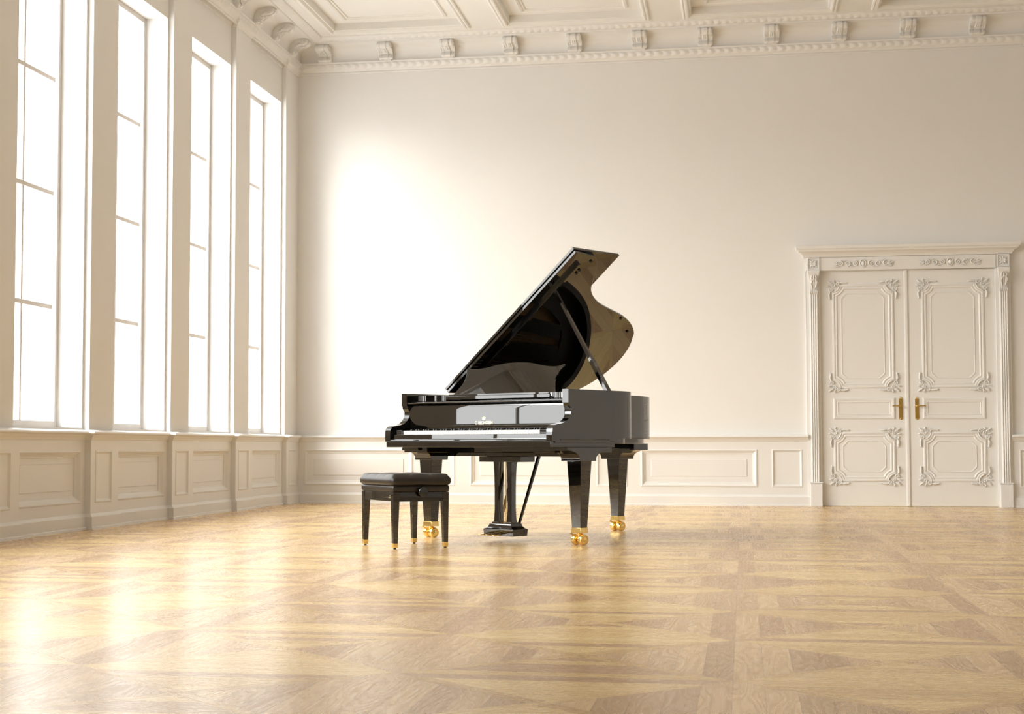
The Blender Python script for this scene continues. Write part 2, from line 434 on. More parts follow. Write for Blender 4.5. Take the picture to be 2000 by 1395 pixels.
# ------------------------------------------------------------------ ceiling with coffers
XC0, XCW, XCP = -4.50, 1.52, 1.975
YC1, YCW, YCP = 17.42, 3.2, 3.655
cof = []
for i in range(-0, 6):
    x0 = XC0 + i * XCP
    if x0 + XCW > XR: break
    for j in range(6):
        y1 = YC1 - j * YCP; y0 = y1 - YCW
        if y0 < YF: break
        cof.append((x0, x0 + XCW, y0, y1))
xs = sorted(set([-5.5, XR + .2] + [c[0] for c in cof] + [c[1] for c in cof]))
ys = sorted(set([YF - .2, YB + .2] + [c[2] for c in cof] + [c[3] for c in cof]))
mb = MB()
for i in range(len(xs) - 1):
    for j in range(len(ys) - 1):
        if any(abs(c[0] - xs[i]) < 1e-6 and abs(c[3] - ys[j + 1]) < 1e-6 for c in cof): continue
        mb.add([(xs[i], ys[j], ZC), (xs[i], ys[j + 1], ZC), (xs[i + 1], ys[j + 1], ZC), (xs[i + 1], ys[j], ZC)], [(0, 1, 2, 3)])
mb.box(-5.5, XR + .2, YF - .2, YB + .2, 6.0, 6.05)
ceil = struct(mb.build('ceiling', M['ceil']), 'cream coffered ceiling of wide beams with moulded recessed panels', 'ceiling')
CP = [(-.055, 0), (-.050, -.016), (-.035, -.022), (-.020, -.016), (-.012, -.022), (0, -.026), (.012, -.022), (.022, -.006), (.026, .006), (.040, .010), (.044, .085),
      (.175, .085), (.180, .070), (.200, .064), (.218, .072), (.224, .085), (.245, .085), (.250, .096), (.262, .096)]
for c in cof:
    mb = MB(); R = [rect_ring(c[0], c[1], c[2], c[3], i, h, lambda x, y, h: (x, y, ZC + h)) for i, h in CP]
    mb.rings(R, True, False, True)
    mb.build('coffer', M['ceil'], ceil, smooth=True, auto=28)

# ------------------------------------------------------------------ cornice
CORN = [(0, 4.92), (.012, 4.922), (.016, 4.935), (.010, 4.945), (.020, 4.962), (.028, 4.968)]
CORN2 = [(.052, 5.034), (.058, 5.040), (.058, 5.050), (.040, 5.054), (.036, 5.085), (.044, 5.13), (.068, 5.175), (.11, 5.205), (.17, 5.218), (.275, 5.220), (.278, 5.232), (.292, 5.236)]
CORN3 = [(.372, 5.262), (.376, 5.276)]
def leafband(mb, path_len, p0, dirv, nrm, a0, z0, a1, z1, bulge, per, mit0, mit1):
    """carved leaf moulding: relief sits on the band between (a0,z0) and (a1,z1)"""
    ns = max(2, int(path_len / .009)); nt_ = 8; R = []
    dn = Vector((z0 - z1, a1 - a0)).normalized() * -1     # outward in (a,z): towards +a/-z
    for i in range(ns + 1):
        row = []
        for j in range(nt_ + 1):
            t = j / nt_; a = a0 + (a1 - a0) * t; z = z0 + (z1 - z0) * t
            s_lo, s_hi = mit0 * a, path_len - mit1 * a
            s = s_lo + (s_hi - s_lo) * i / ns
            ph = s / per + .35 * sin(pi * t)
            env = sin(pi * min(max(t, 0), 1)) ** .6
            leaf = abs(sin(pi * ph)) ** .8
            vein = .5 + .5 * cos(2 * pi * (ph * 5 + t * 1.5))
            tip = .5 + .5 * cos(2 * pi * ph * 2)
            hgt = bulge * env * (.10 + .80 * leaf + .22 * vein * (1 - t) + .18 * tip * t)
            aa = a + dn.x * hgt; zz = z + dn.y * hgt
            row.append((p0[0] + dirv[0] * s + nrm[0] * aa, p0[1] + dirv[1] * s + nrm[1] * aa, zz))
        R.append(row)
    mb.rings(R, False)
def corbel_poly(sc=1.):
    pts = []
    # S-curve front from the top lip down to the foot (a, z)
    ctrl = [(.03, 5.050), (.085, 5.052), (.100, 5.066), (.098, 5.086), (.086, 5.100), (.082, 5.112), (.094, 5.128), (.125, 5.138), (.165, 5.142), (.205, 5.148), (.236, 5.160), (.250, 5.180), (.250, 5.202), (.238, 5.218), (.10, 5.218), (.05, 5.17), (.03, 5.12)]
    return ctrl
def spiral(c, r0, r1, a0, turns, n=18):
    return [(c[0] + (r0 + (r1 - r0) * i / n) * cos(a0 + 2 * pi * turns * i / n), c[1] + (r0 + (r1 - r0) * i / n) * sin(a0 + 2 * pi * turns * i / n)) for i in range(n + 1)]
def corbel_mesh():
    """local frame: x along wall, y = distance from the wall (towards the room), z height"""
    mb = MB(); P = corbel_poly()
    mb.prism(P, -.074, .074, 'x')
    # raised centre leaf: offset front
    Q = [(a + .012 if i in range(1, 14) else a, z - (.006 if 5 < i < 12 else 0)) for i, (a, z) in enumerate(P)]
    mb.prism(Q, -.026, .026, 'x')
    Q2 = [(a + .006 if i in range(1, 14) else a, z - (.003 if 5 < i < 12 else 0)) for i, (a, z) in enumerate(P)]
    mb.prism(Q2, -.066, -.046, 'x'); mb.prism(Q2, .046, .066, 'x')
    for sx in (-1, 1):
        x = sx * .076
        sp = spiral((.205, 5.184), .034, .006, -1.2, 1.4)
        mb.tube([(x, a, z) for a, z in sp], .0055, 6)
        sp = spiral((.082, 5.077), .022, .004, 2.0, -1.2)
        mb.tube([(x, a, z) for a, z in sp], .0045, 6)
        mb.tube([(x, .105 + .1 * t, 5.108 + .045 * t + .018 * sin(pi * t)) for t in [i / 8 for i in range(9)]], [.004 + .006 * sin(pi * i / 8) for i in range(9)], 6)
        for t in range(5):
            mb.lathe([(0, -.006), (.005, -.003), (.006, 0), (.005, .003), (0, .006)], 8, Matrix.Translation((x, .112 + .016 * t, 5.150 + .007 * t)))
    # foot block and leaf lobes on the front
    mb.box(-.058, .058, .03, .088, 5.040, 5.056)
    for r_ in range(3):
        for q in (-1, 0, 1):
            mb.tube([(q * .018, .118 + .036 * r_, 5.128 + .004 * r_), (q * .022, .135 + .036 * r_, 5.126 + .005 * r_), (q * .012, .15 + .036 * r_, 5.134 + .006 * r_)], [.004, .011, .003], 6)
    return mb
def cornice(name, p0, p1, label, n_c, first, pitch, leafy=True, m0=1, m1=1):
    """p0->p1 with the room on the left-hand side"""
    d = Vector(p1) - Vector(p0); Ln = d.length; d.normalize(); nr = Vector((-d.y, d.x)); mb = MB()
    def strip(prof):
        R = []
        for s_, mt in ((0, m0), (Ln, -m1)):
            R.append([(p0[0] + d.x * (s_ + mt * a) + nr.x * a, p0[1] + d.y * (s_ + mt * a) + nr.y * a, z) for a, z in prof])
        mb.rings(R, False)
    if leafy:
        strip(CORN); leafband(mb, Ln, p0, d, nr, .028, 4.968, .052, 5.034, .016, .096, m0, m1)
        strip(CORN2); leafband(mb, Ln, p0, d, nr, .292, 5.236, .372, 5.262, .014, .082, m0, m1); strip(CORN3)
    else: strip(CORN + CORN2 + CORN3)
    o = struct(mb.build(name, M['trim'], smooth=True, auto=50), label, 'cornice')
    if n_c:
        proto = None
        for i in range(n_c):
            if proto is None: c = corbel_mesh().build('corbel', M['trim'], o, smooth=True, auto=40); proto = c
            else: c = proto.copy(); COL.objects.link(c); c.parent = o
            s_ = first + pitch * i; ang = atan2(d.y, d.x)
            c.location = (p0[0] + d.x * s_, p0[1] + d.y * s_, 0); c.rotation_euler = (0, 0, ang)
    return o
cornice('trim_7', (XR, YB), (XW, YB), 'carved cream cornice with leaf bands and scroll corbels above the back wall', 17, XR - 6.82, .7195)
cornice('trim_8', (XW, YB), (XW, YF), 'carved cream cornice with scroll corbels running above the windows', 30, .47, .668)
cornice('trim_9', (XW, YF), (XR, YF), 'plain moulded cornice above the near wall', 0, 0, 1, False)
cornice('trim_10', (XR, YF), (XR, YB), 'plain moulded cornice above the right wall', 0, 0, 1, False)
# pier caps under the left cornice, following the plan of the piers
mb = MB(); sweep(mb, [(0, 4.90), (.010, 4.902), (.014, 4.915), (.02, 4.93), (.034, 4.944), (.046, 4.950), (.05, 4.972), (.0, 4.974)], LP)
struct(mb.build('trim_11', M['trim'], smooth=True), 'small moulding breaking around the pier heads under the cornice', 'moulding')

# ------------------------------------------------------------------ double door
D0, D1, DZ = .829, 2.650, 2.540               # opening
DC = 1.7405
door = struct(empty('door_1', (DC, YB, 0)), 'tall cream carved double door with brass handles in the back wall', 'door')
def ornament(mb, cx, cz, sx, sz, yf, s=1.):
    """rococo corner scroll; cx,cz = corner of the panel, sx,sz = direction to the OUTSIDE of the panel"""
    def P(a, b, h=0.): return (cx + sx * a * s, yf - h, cz + sz * b * s)
    r = lambda v: [q * s for q in v]
    # main C-scroll following the notch
    n = 14
    arc = [P(-.088 * cos(pi / 2 * i / n), -.088 * sin(pi / 2 * i / n), .012) for i in range(n + 1)]
    mb.tube(arc, r([.004 + .005 * sin(pi * i / n) for i in range(n + 1)]), 7)
    for (a, b, r0, a0, tn) in ((-.062, .012, .026, 1.2, 1.3), (.010, -.060, .026, .4, -1.3), (-.015, -.012, .020, 2.2, 1.1), (.020, .010, .016, 3.6, -1.0)):
        sp = spiral((a, b), r0, .004, a0, tn, 16)
        mb.tube([P(q[0], q[1], .014) for q in sp], r([.007 - .0035 * i / 16 for i in range(17)]), 6)
    for (a, b, a2, b2, w) in ((-.085, .022, -.165, .020, .012), (.022, -.085, .026, -.165, .012), (.0, .005, .048, .040, .011), (.014, -.03, .058, -.022, .009), (-.03, .016, -.022, .055, .009)):
        mx_, mz_ = (a + a2) / 2 + .010, (b + b2) / 2 + .006
        mb.tube([P(a, b, .008), P(mx_, mz_, .018), P(a2, b2, .008)], r([w * .45, w, w * .7]), 7)
    for (a, b, q) in ((-.165, .020, .011), (.027, -.168, .013), (-.11, .026, .008), (.026, -.11, .008)):
        mb.lathe([(0, -.9), (.6, -.7), (1, 0), (.6, .7), (0, .9)], 10, Matrix.Translation(P(a, b, .010)) @ Matrix.Scale(q * s, 4))
LEAFY = YB - .012                              # front face of the leaves
def leaf(side):
    x0, x1 = (D0, DC - .003) if side < 0 else (DC + .003, D1)
    cx = (x0 + x1) / 2
    mb = MB(); mb.box(x0 - DC, x1 - DC, -.012, .03, .006, DZ)
    lf = mb.build('door_leaf', M['door'], door, bevel=.0015)
    if side < 0: px0, px1 = .957, 1.602
    else: px0, px1 = 1.889, 2.535
    mp = lambda a, z, h: (a - DC, -.012 - h, z)
    def mould(nm, z0, z1, kind):
        mb = MB()
        if kind == 'arc':
            prof = [(0, 0), (.003, .010), (.010, .013), (.020, .012), (.026, .004), (.034, .004), (.038, .009), (.046, .010), (.052, .004), (.056, .0005)]
            mb.rings([notch_ring(px0, px1, z0, z1, i, h, mp, .085, 'arc') for i, h in prof], True)
            mb.rings([notch_ring(px0 + .092, px1 - .097, z0 + .100, z1 - .095, i, h, mp, .050, 'cut') for i, h in [(0, 0), (.002, .005), (.007, .005), (.012, .001)]], True)
        else:
            prof = [(0, 0), (.003, .009), (.012, .013), (.026, .010), (.036, .004), (.044, .004), (.048, .008), (.054, .002), (.060, .0005)]
            mb.rings([rect_ring(px0, px1, z0, z1, i, h, mp) for i, h in prof], True)
        mb.build('panel_moulding', M['door'], lf, smooth=True, auto=30)
    mould('t', 1.272, 2.392, 'arc'); mould('m', .937, 1.167, 'r'); mould('b', .270, .800, 'arc')
    for z0, z1 in ((1.272, 2.392), (.270, .800)):
        for sx, xx in ((-1, px0), (1, px1)):
            for sz, zz in ((-1, z0), (1, z1)):
                mb = MB(); ornament(mb, xx - DC, zz, sx, sz, -.012, .92)
                mb.build('corner_ornament', M['door'], lf, smooth=True, auto=60)
    # handle
    hx = (1.6605 if side < 0 else 1.8285) - DC
    mb = MB(); w = .019; z0, z1 = .945, 1.150
    poly = [(-w, z0), (w, z0), (w, z1), (w * .8, z1 + .006), (.010, z1 + .008), (-.010, z1 + .008), (-w * .8, z1 + .006), (-w, z1)]
    poly = [(hx + a, b) for a, b in poly]
    mb.prism(poly, -.020, -.012, 'y')
    for zz in (z0 - .004, z0 + .012, z1 - .012): mb.tube([(hx - w, -.020, zz), (hx + w, -.020, zz)], .004, 8)
    mb.tube([(hx + .009 * cos(t), -.018, z1 + .014 + .010 * sin(t)) for t in [2 * pi * i / 14 for i in range(15)]], .0032, 6)
    mb.lathe([(0, 0), (.011, 0), (.012, .004), (.006, .010), (0, .011)], 14, Matrix.Translation((hx, -.014, z0 - .006)) @ Matrix.Rotation(pi / 2, 4, 'X'))
    mb.lathe([(.013, 0), (.014, .008), (.009, .012), (.008, .045), (0, .047)], 14, Matrix.Translation((hx, -.018, 1.077)) @ Matrix.Rotation(pi / 2, 4, 'X'))
    mb.tube([(hx, -.062, 1.077), (hx + side * .02, -.066, 1.0775), (hx + side * .07, -.064, 1.078), (hx + side * .088, -.060, 1.077)], [.008, .0075, .0065, .009], 10)
    mb.tube([(hx, -.020, 1.005), (hx, -.0225, 1.005)], .006, 10)
    h = mb.build('door_handle', M['oldbrass'], lf, smooth=True, auto=45); h['label'] = 'brass lever handle on a long plate'
    return lf
leaf(-1); leaf(1)
mb = MB(); mb.box(-.030, .012, -.020, -.010, .006, DZ); mb.box(-.022, .004, -.024, -.018, .006, DZ)
mb.build('astragal', M['door'], door, bevel=.002)
# casing
fr_ = MB()
for s in (-1, 1):
    xo, xi = (.680, .829) if s < 0 else (2.800, 2.650)
    a, b = min(xo, xi), max(xo, xi)
    fr_.box(a - DC, b - DC, -.045, .0, 0, DZ)
    # plinth
    c0, c1 = (.706, .829) if s < 0 else (2.664, 2.790)
    fr_.box(c0 - DC, c1 - DC, -.085, -.04, 0, .238); fr_.box(c0 - DC - .002, c1 - DC + .002, -.078, -.04, .238, .248)
    fr_.box(c0 - DC - .006, c1 - DC + .006, -.086, -.04, .248, .262)
fr_.box(.680 - DC, 2.800 - DC, -.045, 0, DZ, 2.72)
fr_.box(.825 - DC, 2.655 - DC, -.056, -.04, 2.545, 2.685)
frame = fr_.build('door_casing', M['door'], door, bevel=.002)
for s in (-1, 1):                              # fluted pilasters
    c = (.762 if s < 0 else 2.731) - DC; w = .043; n = 49; mb = MB()
    poly = [(c - w, -.04)]
    for i in range(n):
        t = i / (n - 1); u_ = abs(sin(pi * t * 4)); poly.append((c - w + 2 * w * t, -.062 - .014 * (u_ ** .5)))
    poly.append((c + w, -.04))
    mb.prism(poly, .262, 2.30, 'z'); mb.build('fluted_pilaster', M['door'], frame, smooth=True, auto=40)
    mb = MB()                                  # corbel capital, tapering downwards
    R = []
    for z, hw, dp in [(2.290, .038, .062), (2.300, .046, .072), (2.315, .044, .074), (2.330, .034, .066), (2.40, .041, .078), (2.47, .050, .098), (2.505, .056, .112), (2.520, .058, .118), (2.532, .060, .118), (2.545, .060, .112)]:
        R.append([(c - hw, -.04, z), (c - hw, -dp, z), (c + hw, -dp, z), (c + hw, -.04, z)])
    mb.rings(R, True, True, True)
    for q in (-1, 0, 1):
        mb.tube([(c + q * .012, -.068, 2.335), (c + q * .020, -.086, 2.40), (c + q * .026, -.108, 2.47), (c + q * .014, -.116, 2.495)], [.004, .009, .010, .004], 7)
    mb.tube([(c + .02, -.085, 2.36), (c + .036, -.10, 2.42), (c + .02, -.11, 2.45), (c - .01, -.105, 2.44), (c - .03, -.098, 2.40), (c - .016, -.085, 2.36)], .006, 6)
    for q in range(5): mb.tube([(c - .036 + .018 * q, -.070, 2.290), (c - .036 + .018 * q, -.086, 2.306), (c - .036 + .018 * q, -.078, 2.322)], [.006, .010, .006], 7)
    mb.build('carved_corbel', M['door'], frame, smooth=True, auto=45)
    # rosette block
    mb = MB(); z0, z1 = 2.552, 2.686; w = .064
    mp = lambda a, z, h: (a, -.045 - h, z)
    mb.rings([rect_ring(c - w, c + w, z0, z1, i, h, mp) for i, h in [(0, -.01), (.0006, .026), (.012, .026), (.014, .016), (.02, .014)]], True, False, True)
    zc = (z0 + z1) / 2
    for q in range(8):
        t = q * pi / 4; L_ = .042 if q % 2 == 0 else .052
        mb.tube([(c, -.062, zc), (c + cos(t) * L_ * .55, -.070, zc + sin(t) * L_ * .55), (c + cos(t) * L_, -.062, zc + sin(t) * L_)], [.004, .010, .003], 6)
    mb.lathe([(0, .012), (.008, .010), (.012, 0)], 12, Matrix.Translation((c, -.062, zc)) @ Matrix.Rotation(pi / 2, 4, 'X'))
    mb.build('rosette', M['door'], frame, smooth=True, auto=45)
# frieze scrolls
for s in (-1, 1):
    mb = MB(); c = (1.285 if s < 0 else 2.190) - DC; zc = 2.615; yf = -.058
    mb.lathe([(0, .014), (.5, .012), (.85, .006), (1, 0)], 20, Matrix.Translation((c, yf, zc)) @ Matrix.Scale(.030, 4, (0, 0, 1)) @ Matrix.Scale(.022, 4, (1, 0, 0)) @ Matrix.Rotation(pi / 2, 4, 'X') if False else Matrix.Translation((c, yf, zc)) @ Matrix.Diagonal((.022, 1, .030, 1)) @ Matrix.Rotation(pi / 2, 4, 'X'))
    mb.tube([(c + .031 * cos(t), yf - .006, zc + .040 * sin(t)) for t in [2 * pi * i / 24 for i in range(25)]], .0055, 7)
    for q in (-1, 1):
        for i, (off, rr) in enumerate([(.082, .030), (.160, .030), (.238, .030)]):
            a0 = pi / 2 if i % 2 == 0 else -pi / 2
            sp = spiral((c + q * off, zc), rr, .006, a0, q * (1.35 if i % 2 == 0 else -1.35), 22)
            mb.tube([(a, yf - .006, b) for a, b in sp], [.0075 - .004 * k / 22 for k in range(23)], 7)
            mb.lathe([(0, .008), (.006, .005), (.008, 0)], 8, Matrix.Translation((c + q * off, yf - .002, zc)) @ Matrix.Rotation(pi / 2, 4, 'X'))
            sw = -1 if i % 2 == 0 else 1
            mb.tube([(c + q * (off + .010), yf - .004, zc + sw * .036), (c + q * (off + .038), yf - .009, zc + sw * .030), (c + q * (off + .062), yf - .004, zc + sw * .038)], [.003, .007, .003], 6)
        for k, (a, b) in enumerate([(.030, .020), (.046, .002), (.040, -.022), (.064, .012)]):
            mb.tube([(c + q * .262, yf - .004, zc - .006), (c + q * (.262 + a * .6), yf - .009, zc + b * .8), (c + q * (.262 + a), yf - .003, zc + b)], [.004, .007, .003], 6)
        sp = spiral((c + q * .300, zc - .018), .017, .004, .6, q * 1.1, 14); mb.tube([(a, yf - .005, b) for a, b in sp], .004, 6)
    mb.build('frieze_scroll', M['door'], frame, smooth=True, auto=60)
# door cornice
mb = MB(); prof = [(.045, 2.686), (.060, 2.690), (.062, 2.702), (.075, 2.722), (.098, 2.742), (.118, 2.750), (.122, 2.768), (.136, 2.774), (.142, 2.792), (.142, 2.808), (.135, 2.812), (.0, 2.812)]
pth = [(2.800 - DC, 0.), (2.800 - DC, -.0001), (.680 - DC, -.0001), (.680 - DC, 0.)]
R = []
for (px, sgn) in ((2.800 - DC, 1), (.680 - DC, -1)):
    R.append([(px + sgn * (a - .045 + .008), 0.0, z) for a, z in prof]); R.append([(px + sgn * (a - .045 + .008), -a, z) for a, z in prof])
R = [R[0], R[1], R[3], R[2]]
mb.rings(R, False); mb.build('door_cornice', M['door'], door, smooth=True, auto=28)

# ------------------------------------------------------------------ grand piano
TH = radians(-32.202)
GP = tag(empty('grand_piano', (-1.6307, 11.0216, 0), TH), 'black lacquered grand piano with its lid propped open, on brass casters', 'piano')
LQ = M['lacquer']
def catmull(pts, n=6):
    out = []
    for i in range(len(pts) - 1):
        p0 = pts[max(i - 1, 0)]; p1 = pts[i]; p2 = pts[i + 1]; p3 = pts[min(i + 2, len(pts) - 1)]
        for k in range(n):
            t = k / n
            out.append(tuple(.5 * ((2 * b) + (-a + c) * t + (2 * a - 5 * b + 4 * c - d) * t * t + (-a + 3 * b - 3 * c + d) * t ** 3) for a, b, c, d in zip(p0, p1, p2, p3)))
    out.append(pts[-1]); return out
TAIL = catmull([(.75, .28), (.747, .38), (.735, .46), (.700, .535), (.640, .60), (.560, .655), (.475, .71), (.410, .765), (.360, .835), (.315, .92), (.275, 1.02), (.240, 1.14), (.205, 1.28), (.165, 1.43), (.105, 1.575), (.020, 1.705),
                (-.075, 1.785), (-.19, 1.838), (-.31, 1.855), (-.43, 1.838), (-.54, 1.79), (-.64, 1.71), (-.71, 1.60), (-.745, 1.47), (-.75, 1.34)], 5)
RZ0, RZ1 = .700, 1.018
def offset_poly(p, d):
    n = len(p); out = []
    for i in range(n):
        a = Vector(p[i]) - Vector(p[i - 1]) if i > 0 else Vector(p[1]) - Vector(p[0])
        b = Vector(p[i + 1]) - Vector(p[i]) if i < n - 1 else Vector(p[-1]) - Vector(p[-2])
        a.normalize(); b.normalize(); na = Vector((-a.y, a.x)); nb = Vector((-b.y, b.x)); m_ = (na + nb) / (1 + na.dot(nb))
        out.append((p[i][0] + m_.x * d, p[i][1] + m_.y * d))
    return out
def wall_strip(mb, path, th, z0, z1):
    inn = offset_poly(path, th)
    R = [[(a[0], a[1], z0), (a[0], a[1], z1), (b[0], b[1], z1), (b[0], b[1], z0)] for a, b in zip(path, inn)]
    mb.rings(R, True, True, True)
mb = MB()
rimpath = TAIL + [(-.75, .28)]
wall_strip(mb, rimpath, .05, RZ0, RZ1)
RMB = mb
# arms (cheeks): curved front profile, front part of the rim
arm = [(.28, 1.018), (-.217, 1.018), (-.217, .930), (-.209, .926), (-.206, .910)]
arm += catmull([(-.206, .910), (-.193, .895), (-.188, .875), (-.194, .852), (-.212, .828), (-.245, .806), (-.285, .795), (-.325, .790), (-.358, .782), (-.376, .766), (-.382, .745), (-.384, .715), (-.382, .682)], 4)
arm += [(-.382, .679), (.28, .679)]
for s in (-1, 1):
    RMB.prism(arm, s * .70, s * .75, 'x')
RMB.build('rim', LQ, GP, smooth=True, auto=30)
# lower band of the case and keybed
mb = MB(); mb.box(-.735, .735, -.386, .30, .640, .679)
mb.box(-.742, .742, -.345, .24, .668, .682)
KB = mb.build('keybed', LQ, GP, bevel=.002)
mb = MB(); ip = offset_poly(rimpath, .045); pol = [(a, b) for a, b in ip]; mb.prism(pol, .665, .702)
mb.build('case_bottom', LQ, GP, bevel=.002)
# rim moulding lines near the front of the right side
for s in (-1, 1):
    x = s * .7505; mb = MB(); mb.tube([(x, -.30, .690), (x, .22, .690)], .0035, 6); mb.build('case_bead', LQ, GP, smooth=True)
# soundboard, plate, strings
mb = MB(); ip = offset_poly(rimpath, .05); mb.prism(ip, .855, .865); mb.build('soundboard', M['spruce'], GP)
mb = MB(); inn = offset_poly(rimpath, .17)
wall_strip(mb, offset_poly(rimpath, .052), .2, .905, .925)
mb.box(-.60, .60, .06, .34, .90, .93)
for u0, u1, v1 in ((-.40, -.42, 1.55), (-.12, -.25, 1.55), (.16, -.02, 1.40), (.38, .22, .95)):
    T_ = Matrix.Identity(4); a = Vector((u0, .3)); b = Vector((u1, v1)); d = (b - a).normalized(); nn = Vector((-d.y, d.x)) * .058
    mb.prism([tuple(a - nn), tuple(b - nn), tuple(b + nn), tuple(a + nn)], .90, .945)
mb.build('iron_plate', M['iron'], GP, bevel=.003)
mb = MB()
for i in range(44):
    t = i / 43; u0 = -.56 + 1.12 * t; v1 = 1.62 - 1.15 * t ** .7 if t > .35 else 1.62 - 1.15 * .35 ** .7 * (t / .35)
    u1 = u0 * .82 - .10
    v1 = max(.5, min(1.6, 1.58 - 1.2 * t))
    if u1 > .2: v1 = min(v1, .75)
    mb.tube([(u0, .20, .935), (u1, v1, .935)], .0016, 4)
st = mb.build('strings', M['chrome'], GP); st['kind'] = 'stuff'; st['label'] = 'steel strings'
# front music shelf board and side coves
mb = MB(); mb.box(-.47, .47, -.062, .30, .972, .998); mb.build('music_shelf', LQ, GP, bevel=.003)
for s in (-1, 1):
    mb = MB()
    prof = catmull([(s * .47, -.058), (s * .505, -.075), (s * .54, -.095), (s * .585, -.085), (s * .64, -.080), (s * .70, -.10)], 6)
    R = [[(a, b, .965), (a, b, 1.008)] for a, b in prof]
    back = [(s * .70, .28), (s * .47, .28)]
    poly = prof + back
    mb.prism(poly, .965, 1.006); mb.build('side_block', LQ, GP, bevel=.002)
# fallboard with its lip, lettering and crown
mb = MB()
fb = [(-.188, .757), (-.190, .80), (-.190, .90), (-.186, .925), (-.180, .935), (-.160, .938), (-.160, .757)]
mb.prism(fb, -.698, .698, 'x')
FB = mb.build('fallboard', LQ, GP, bevel=.002)
mb = MB()
mb.prism([(-.205, .941), (-.212, .944), (-.214, .950), (-.208, .955), (-.190, .958), (-.06, .962), (-.06, .940)], -.698, .698, 'x')
FL = mb.build('fallboard_lip', LQ, GP, bevel=.0015); FL['label'] = 'rounded edge above the fallboard'
def text(body, size, parent, loc, rot, material, xs=1., ext=.0004, name='lettering'):
    c = bpy.data.curves.new(name, 'FONT'); c.body = body; c.size = size; c.align_x = 'CENTER'; c.extrude = ext; c.offset = size * .032
    o = bpy.data.objects.new(name, c); COL.objects.link(o); o.parent = parent; o.location = loc; o.rotation_euler = rot; o.scale = (xs, 1, 1)
    c.materials.append(material); bpy.context.view_layer.update()
    me = bpy.data.meshes.new_from_object(o); q = bpy.data.objects.new(name, me); COL.objects.link(q); q.parent = parent
    q.location = loc; q.rotation_euler = rot; q.scale = (xs, 1, 1); bpy.data.objects.remove(o); bpy.data.curves.remove(c)
    return q
M['goldleaf'] = gold('gold_inlay', (1.0, .86, .52), .3)
t = text('C. BECHSTEIN', .0275, FB, (0, -.1912, .7965), (pi / 2, 0, 0), M['goldleaf'], .92); t['label'] = 'gold maker lettering'
def crown(mb, cx, cz, y, w):
    P = [(-.5, 0), (.5, 0), (.5, .14), (.42, .20), (.60, .52), (.36, .42), (.24, .62), (.12, .44), (0, .74), (-.12, .44), (-.24, .62), (-.36, .42), (-.60, .52), (-.42, .20), (-.5, .14)]
    mb.prism([(cx + a * w, cz + b * w) for a, b in P], y, y - .0006, 'y')
    for a, b in ((-.6, .56), (-.24, .68), (0, .82), (.24, .68), (.6, .56)): mb.lathe([(0, -.0006), (w * .07, -.0006), (w * .07, .0006), (0, .0006)], 8, Matrix.Translation((cx + a * w, y, cz + b * w)) @ Matrix.Rotation(pi / 2, 4, 'X'))
mb = MB(); crown(mb, 0, .826, -.1905, .026); c_ = mb.build('crown_emblem', M['goldleaf'], FB); c_['label'] = 'small gold crown'
# keyslip and key blocks
mb = MB(); mb.prism([(-.362, .727), (-.345, .729), (-.345, .680), (-.378, .680), (-.384, .684), (-.380, .690), (-.368, .694), (-.364, .700)], -.699, .699, 'x')
mb.build('keyslip', LQ, GP, bevel=.0012)
for s in (-1, 1):
    mb = MB(); mb.box(min(s * .617, s * .699), max(s * .617, s * .699), -.350, -.19, .70, .757); mb.build('key_block', LQ, GP, bevel=.003)
# keys
kw = 1.226 / 52; wk = []
wm = MB(); wm.box(-kw / 2 + .0005, kw / 2 - .0005, 0, .155, 0, .0265)
proto = wm.build('white_key', M['ivory'], GP, bevel=.0012); proto.location = (-.613 + kw / 2, -.340, .727)
for i in range(1, 52):
    c = proto.copy(); COL.objects.link(c); c.parent = GP; c.location = (-.613 + kw * (i + .5), -.340, .727)
bk = MB(); bk.add([(-.0055, 0, 0), (.0055, 0, 0), (.0055, .098, 0), (-.0055, .098, 0), (-.0045, .006, .0125), (.0045, .006, .0125), (.0045, .098, .0125), (-.0045, .098, .0125)], [(3, 2, 1, 0), (4, 5, 6, 7), (0, 1, 5, 4), (1, 2, 6, 5), (2, 3, 7, 6), (3, 0, 4, 7)])
bp = None
for i in range(51):
    if (i + 5) % 7 in (2, 6): continue      # no black key between E-F and B-C (first white key is A)
    if bp is None: bp = bk.build('black_key', M['ebony'], GP, bevel=.001); c = bp
    else: c = bp.copy(); COL.objects.link(c); c.parent = GP
    c.location = (-.613 + kw * (i + 1), -.290, .7535)
# music desk
half = [(.0, 1.230), (.10, 1.226), (.18, 1.214), (.26, 1.199), (.34, 1.190), (.40, 1.193), (.428, 1.203), (.436, 1.198), (.438, 1.188), (.432, 1.172), (.420, 1.155), (.414, 1.13), (.412, 1.10), (.418, 1.075), (.430, 1.055), (.433, 1.048), (.440, 1.035), (.458, 1.010), (.462, 1.000)]
half = catmull(half, 3)
poly = half + [(-a, b) for a, b in reversed(half)][:-1] if False else half + [(-a, b) for a, b in reversed(half[1:])]
mb = MB(); zb = .998
tl = .16 / .23
def dk(p, off): return (p[0], -.005 + (p[1] - zb) * tl + off, p[1])
n = len(poly); vs = [dk(p, 0) for p in poly] + [dk(p, .014) for p in poly]
mb.add(vs, [tuple(range(n)), tuple(range(2 * n - 1, n - 1, -1))] + [(i, (i + 1) % n, n + (i + 1) % n, n + i) for i in range(n)])
mb.build('music_desk', LQ, GP, bevel=.002)
mb = MB(); mb.box(-.45, .45, -.045, -.005, .998, 1.004); mb.box(-.45, .45, -.050, -.044, .998, 1.010); mb.build('desk_ledge', LQ, GP, bevel=.0015)
